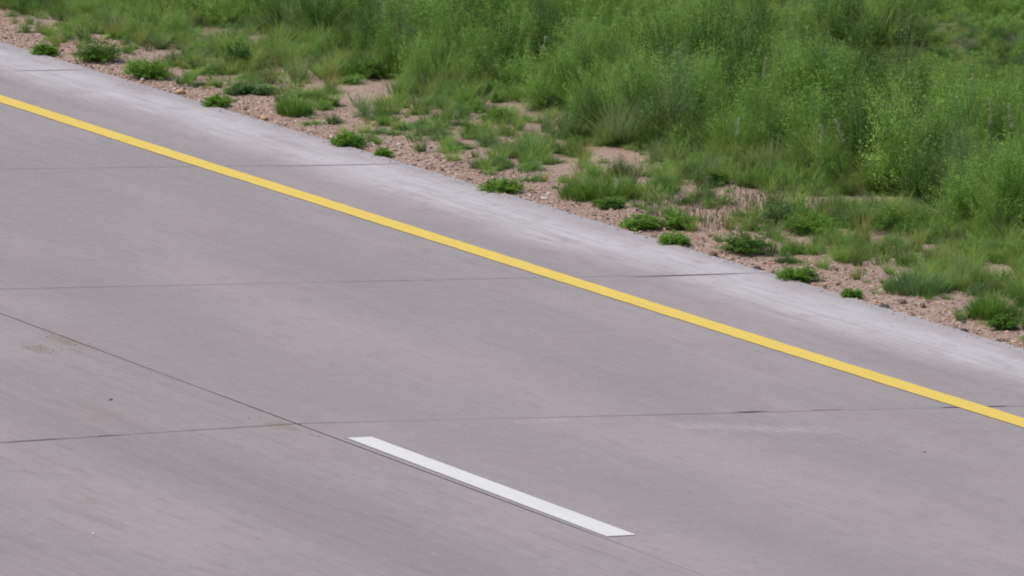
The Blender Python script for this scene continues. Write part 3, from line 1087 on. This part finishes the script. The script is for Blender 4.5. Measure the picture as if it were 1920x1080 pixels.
EDGE_G = "weeds sprouting along the pavement edge"
VERGE_G = "leafy weeds on the gravel verge"
WEEDS = [
    ("leafy_weed", 80, 101, 50, 27, BRIGHT, 'bush', "small bright weed on the pavement edge, farthest left in the picture", EDGE_G),
    ("leafy_weed", 188, 112, 86, 50, MID, 'bush', "wide rounded green weed just above the top-left slab joint", VERGE_G),
    ("leafy_weed", 280, 143, 88, 40, BRIGHT, 'bush', "bright green bushy weed right of the top-left slab joint, on bare gravel", VERGE_G),
    ("leafy_weed", 447, 128, 62, 54, DARK, 'bush', "dark green upright weed with gravel below and behind it, upper left", VERGE_G),
    ("leafy_weed", 395, 197, 48, 21, BRIGHT, 'low', "compact bright weed overhanging the pavement edge, below the dark upright weed", EDGE_G),
    ("leafy_weed", 650, 272, 60, 35, BRIGHT, 'bush', "loose light green weed at the pavement edge, left of the joint by the middle slab", EDGE_G),
    ("leafy_weed", 718, 291, 28, 15, BRIGHT, 'low', "tiny green sprig at the pavement edge close above a slab joint", EDGE_G),
    ("leafy_weed", 918, 358, 68, 22, BRIGHT, 'low', "low straggling weed at the pavement edge, below the middle gravel patch", EDGE_G),
    ("grass_clump", 1130, 366, 165, 50, MID, 'grass', "wide dense clump of upright bright grass in the middle of the gravel", VERGE_G),
    ("leafy_weed", 1140, 385, 48, 17, MID, 'low', "small low sprout directly in front of the wide dense grass clump", VERGE_G),
    ("leafy_weed", 1210, 424, 78, 27, BRIGHT, 'bush', "left of the two bright bushy weeds side by side below the grass clump", VERGE_G),
    ("leafy_weed", 1272, 424, 52, 31, BRIGHT, 'bush', "right of the two bright bushy weeds side by side below the grass clump", VERGE_G),
    ("leafy_weed", 1252, 456, 54, 22, BRIGHT, 'low', "yellowish green sprawling weed at the edge below the two bushy weeds", EDGE_G),
    ("leafy_weed", 1398, 470, 82, 46, MID, 'bush', "rounded mid green bush on the verge above a dark edge stone", VERGE_G),
    ("leafy_weed", 1469, 524, 60, 30, BRIGHT, 'bush', "bright green weed at the pavement edge just right of a slab joint", EDGE_G),
    ("leafy_weed", 1575, 556, 36, 17, BRIGHT, 'low', "small green weed alone on the pavement edge, farthest right of the edge weeds", EDGE_G),
    ("leafy_weed", 1885, 613, 48, 25, MID, 'low', "small weed on gravel at the right border of the picture", VERGE_G),
    ("leafy_weed", 930, 223, 54, 26, BRIGHT, 'bush', "small bright weed left of the pale gravel patch in the upper middle", VERGE_G),
    ("leafy_weed", 690, 143, 72, 42, MID, 'bush', "green weed standing above the gravel patch left of the upper middle", VERGE_G),
    ("leafy_weed", 1330, 349, 46, 30, MID, 'bush', "small dark weed at the upper end of the long bare gravel patch", VERGE_G),
    ("leafy_weed", 1527, 432, 110, 38, BRIGHT, 'bush', "wide low bright weed between two bare patches, right of the olive stalks", VERGE_G),
    ("leafy_weed", 1690, 428, 130, 44, MID, 'bush', "broad green weed in front of the dark hollow in the tall grass", VERGE_G),
    ("grass_clump", 993, 287, 62, 38, BLUE, 'grass', "bluish green grass tuft near a white stone on the middle verge", VERGE_G),
    ("grass_clump", 1858, 592, 85, 58, MID, 'grass', "tall bright grass tuft near the right border, above the gravel strip", VERGE_G),
    ("leafy_weed", 1460, 420, 62, 46, BLUE, 'bush', "bluish broad weed right of the olive stalks on the verge", VERGE_G),
    ("leafy_weed", 1277, 326, 70, 30, MID, 'bush', "green weed at the top right of the bare patch behind the grass clump", VERGE_G),
    ("grass_clump", 930, 308, 66, 20, BLUE, 'grass', "thin low grass tuft on the gravel above the straggling edge weed", VERGE_G),
    ("grass_clump", 553, 212, 64, 42, MID, 'grass', "grass tuft reaching down the gravel strip left of the light edge weed", VERGE_G),
    ("leafy_weed", 453, 172, 52, 20, BLUE, 'low', "low grey green weed on gravel below the dark upright weed", VERGE_G),
    ("leafy_weed", 497, 174, 32, 15, BLUE, 'low', "tiny grey green weed right of the low grey green weed", VERGE_G),
    ("grass_clump", 1722, 545, 120, 46, BLUE, 'grass', "loose bluish grass patch on the verge near the right border", VERGE_G),
]
for (nm, px, py, w_, h_, c_, st, lb, gr) in WEEDS:
    weed(nm, px, py, w_, h_, c_, st, lb, "grass" if nm == "grass_clump" else "weed", gr)

# thin olive stalks standing on the bare patch: one clump of thin stems
def stalk_clump(px, py, wpx, n, hpx, label):
    s, t = survey(px, py)
    k = px_per_m(py)
    root = empty("stalk_clump", w3(s, t, float(ground_z(s, t))), A)
    tag(root, label, "grass", "thin olive grass stalks")
    W, H = wpx / k, hpx / k
    base = np.stack([rng.uniform(-W / 2, W / 2, n), rng.normal(0, 0.28, n), np.zeros(n) - 0.01], 1)
    cols = np.array([0.13, 0.15, 0.055]) * (0.6 + 0.8 * rng.random((n, 1)))
    az = rng.random(n) * 6.283
    hb = H * (0.5 + 0.6 * rng.random(n))
    v, f, z, c = blades(base, hb, 0.004 + 0.002 * rng.random(n), az, 0.05 + 0.2 * rng.random(n), 0.1 + 0.2 * rng.random(n), cols, 3)
    mesh_obj("stalk", v, f, z, M_LEAF, root, cols=c)
    m = n * 5
    j = np.repeat(np.arange(n), 5)
    pos = base[j] + np.stack([rng.normal(0, .012, m), rng.normal(0, .012, m), hb[j] * (0.55 + 0.4 * rng.random(m))], 1)
    dr = rng.normal(0, .4, (m, 3))
    dr[:, 2] = 1
    v, f, z, c = leaflets(pos, dr, 0.02 + 0.02 * rng.random(m), 0.005 + 0 * j, cols[j] * 1.1)
    mesh_obj("seed_spike", v, f, z, M_LEAF, root, cols=c)


stalk_clump(1375, 418, 130, 130, 60, "thin olive stalks rising from the bare gravel left of the bluish weed")
stalk_clump(1450, 385, 150, 90, 60, "sparse olive stalks on the bare patch below the tall grass")
stalk_clump(1240, 385, 70, 50, 42, "short reddish olive stalks above the two bright bushy weeds")

# pale seed heads above the tall grass
HEADS = [(1433, 108, .52, .05, "pale seed head upper middle, left of a matching one above the dark grass"),
         (1479, 112, .50, -.04, "pale seed head just right of another, above the dark grass"),
         (1548, 66, .60, .10, "tall pale seed head standing highest in the upper right grass"),
         (1540, 232, .42, -.10, "whitish seed head leaning left at the front of the tall grass"),
         (1574, 222, .48, -.28, "whitish seed head leaning sharply left beside a shorter one"),
         (1818, 140, .62, .03, "thin pale seed head left of two plumes near the right border"),
         (1855, 185, .55, -.06, "feathery pale seed head, left of the two plumes near the right border"),
         (1892, 195, .52, -.10, "feathery pale seed head closest to the right border"),
         (1382, 222, .40, .02, "short pale seed head at the left end of the front grass"),
         (1680, 160, .50, -.15, "pale drooping seed head in the middle of the right grass"),
         (1020, 70, .42, .12, "lone pale seed head in the grass of the upper middle")]
for (px, py, H, lean, lb) in HEADS:
    k = px_per_m(py + 150)
    s, t = survey(px - lean * H * k * 0.8, py + H * k * 0.98)
    root = empty("seed_head_grass", w3(s, t, float(ground_z(s, t))), 0.0)
    tag(root, lb, "grass", "pale seed heads above the tall grass")
    n = 7
    V = []
    for i in range(n):
        u = i / (n - 1)
        c = np.array([lean * H * u ** 1.5, 0, H * u])
        r = 0.0028 * (1 - 0.5 * u)
        V += [c + np.array([math.cos(q_ * 1.571), math.sin(q_ * 1.571), 0]) * r for q_ in range(4)]
    F = []
    for i in range(n - 1):
        for q_ in range(4):
            F += [i * 4 + q_, i * 4 + (q_ + 1) % 4, (i + 1) * 4 + (q_ + 1) % 4, (i + 1) * 4 + q_]
    mesh_obj("stalk", np.array(V), F, np.full(len(F) // 4, 4), M_STEM, root, cols=np.tile([0.17, 0.19, 0.09], (len(V), 1)))
    m = 120
    u = 0.70 + 0.32 * rng.random(m)
    pos = np.stack([lean * H * u ** 1.5, 0 * u, H * u], 1) + rng.normal(0, 0.005, (m, 3)) * (1.25 - u)[:, None] * 3
    dr = np.stack([rng.normal(lean, .45, m), rng.normal(0, .45, m), np.ones(m)], 1)
    cc = np.array([0.50, 0.52, 0.34]) * (0.7 + 0.5 * rng.random((m, 1)))
    v, f, z, c = leaflets(pos, dr, 0.014 + 0.014 * rng.random(m), 0.004 + 0 * u, cc)
    mesh_obj("plume", v, f, z, M_LEAF, root, cols=c)

# the one yellow flower
s, t = survey(1672, 480)
fl = empty("yellow_flower", w3(s, t, float(ground_z(s, t))))
tag(fl, "single yellow flower in the grass right of the bare patches", "flower")
n = 12
v, f, z, c = blades(np.zeros((1, 3)), np.array([0.085]), np.array([0.004]), np.array([0.5]), np.array([0.1]), np.array([0.05]), MID[None] * 1.2, 4)
mesh_obj("stem", v, f, z, M_STEM, fl, cols=c)
a = np.linspace(0, 6.283, n, endpoint=False)
top = v[-1]
dr = np.stack([np.cos(a), np.sin(a), 0.5 + 0 * a], 1)
v, f, z, c = leaflets(np.tile(top, (n, 1)), dr, np.full(n, 0.016), np.full(n, 0.008), np.tile([0.75, 0.55, 0.03], (n, 1)))
mesh_obj("petal", v, f, z, M_LEAF, fl, cols=c)

# ------------------------------------------------------------------ single stones and crumbs
DK = (0.075, 0.07, 0.07)
BR = (0.17, 0.115, 0.09)
PL = (0.62, 0.55, 0.50)
TN = (0.48, 0.32, 0.17)
STONES = [(1416, 503, 16, .35, DK, "flat black chunk lying on the pavement edge left of a bright weed"),
          (1334, 478, 17, .5, BR, "dark brown stone on the gravel close to the pavement edge, middle right"),
          (1568, 504, 9, .6, BR, "small brown stone above the gravel, below the bluish grass"),
          (1547, 534, 7, .6, BR, "small dark stone between the two rightmost edge weeds"),
          (1650, 575, 20, .25, DK, "thin dark sliver along the pavement edge, right of the last edge weed"),
          (1693, 565, 14, .35, BR, "brown flat stone on the gravel above the dark sliver"),
          (1730, 574, 12, .5, BR, "dark pointed stone on the wide gravel strip at the right"),
          (1800, 620, 14, .4, DK, "black stone at the pavement edge near the right border"),
          (338, 172, 16, .4, TN, "yellowish tan flat stone on the pavement edge, upper left"),
          (267, 149, 7, .7, PL, "pale round stone below the bright bushy weed, upper left"),
          (1217, 379, 9, .5, BR, "dark stone left of the reddish olive stalks"),
          (1250, 406, 7, .7, PL, "pale stone between the two bright bushy weeds"),
          (1205, 300, 8, .7, PL, "pale stone at the top of the bare patch behind the grass clump"),
          (944, 277, 10, .7, PL, "white stone beside the bluish grass tuft on the middle verge"),
          (495, 222, 15, .4, TN, "tan flat stone at the pavement edge between two edge weeds, upper left"),
          (207, 750, 7, .35, BR, "dark crumb lying on the concrete of the near lane, left"),
          (175, 1001, 4, .7, (0.8, 0.8, 0.8), "tiny white pebble on the near lane, bottom left"),
          (46, 882, 3, .5, BR, "tiny dark pebble on the near lane below the left slab joint"),
          (1733, 848, 5, .3, BR, "tiny dark fleck on the concrete at the right, below the yellow line")]
for (px, py, wpx, flat, c0, lb) in STONES:
    s, t = survey(px, py)
    r = wpx / px_per_m(py) / 2
    on_road = t < -0.2
    if not on_road:
        t = max(t, 0.012)
    n1 = ICO_V.copy()
    # one subdivision for a rounder, chipped stone
    vs = [tuple(p) for p in n1]
    fs = []
    cache = {}
    def midp(i, j):
        key = (min(i, j), max(i, j))
        if key not in cache:
            p = (np.array(vs[i]) + np.array(vs[j])) / 2
            vs.append(tuple(p / np.linalg.norm(p)))
            cache[key] = len(vs) - 1
        return cache[key]
    for a_, b_, c_ in ICO_F:
        x1, x2, x3 = midp(a_, b_), midp(b_, c_), midp(c_, a_)
        fs += [(a_, x1, x3), (b_, x2, x1), (c_, x3, x2), (x1, x2, x3)]
    vv = np.array(vs)
    vv *= (1 + 0.35 * (fbm(vv[:, 0] * 1.7 + s * 7 + 20, vv[:, 1] * 1.7 + vv[:, 2] * 2.1 + 20) - 0.5))[:, None] * (1 + 0.08 * rng.normal(0, 1, (len(vv), 1)))
    vv *= np.array([1.0, 1.5, flat * 1.2]) * r
    o = mesh_obj("pebble" if on_road else "stone", vv, np.array(fs).ravel(), np.full(len(fs), 3), M_STONE,
                 cols=np.tile(c0, (len(vv), 1)) * (0.85 + 0.3 * rng.random((len(vv), 1))))
    o.location = w3(s, t, (0.0 if on_road else float(ground_z(s, t)) + 0.008) + r * flat * 0.8)
    o.rotation_euler = (0.05, -0.05, rng.random() * 0.5 - 0.25)
    tag(o, lb, "stone", "single stones along the road")

# dry soil crumbs dropped on the lane joint
cr = []
for (px, py, n, sx, st_) in ((78, 655, 40, .13, .06), (128, 640, 30, .15, .06), (525, 797, 16, .14, .05)):
    s, t = survey(px, py)
    k = rng.normal(0, 1, (n, 2))
    cr.append((s + k[:, 0] * sx, t + k[:, 1] * st_))
ss = np.concatenate([c[0] for c in cr])
tt = np.concatenate([c[1] for c in cr])
cc = np.array([0.24, 0.19, 0.115]) * (0.6 + 0.8 * rng.random((len(ss), 1)))
p = pebbles(ss, tt, 0.002 + 0.004 * rng.random(len(ss)), cc, OCT_V, OCT_F, 0.5, 0.7)
o = mesh_obj("soil_crumbs", p[0], p[1], p[2], M_STONE, cols=p[3])
o.location = w3(0, 0, 0)
o.rotation_euler = (0, 0, -A)
tag(o, "dry tan soil crumbs spilled across the lane joint at left", "soil", kind="stuff")
tris = 0
for ob in bpy.data.objects:
    if ob.type == 'MESH':
        tris += len(ob.data.loops) - 2 * len(ob.data.polygons)
print("triangles", tris)
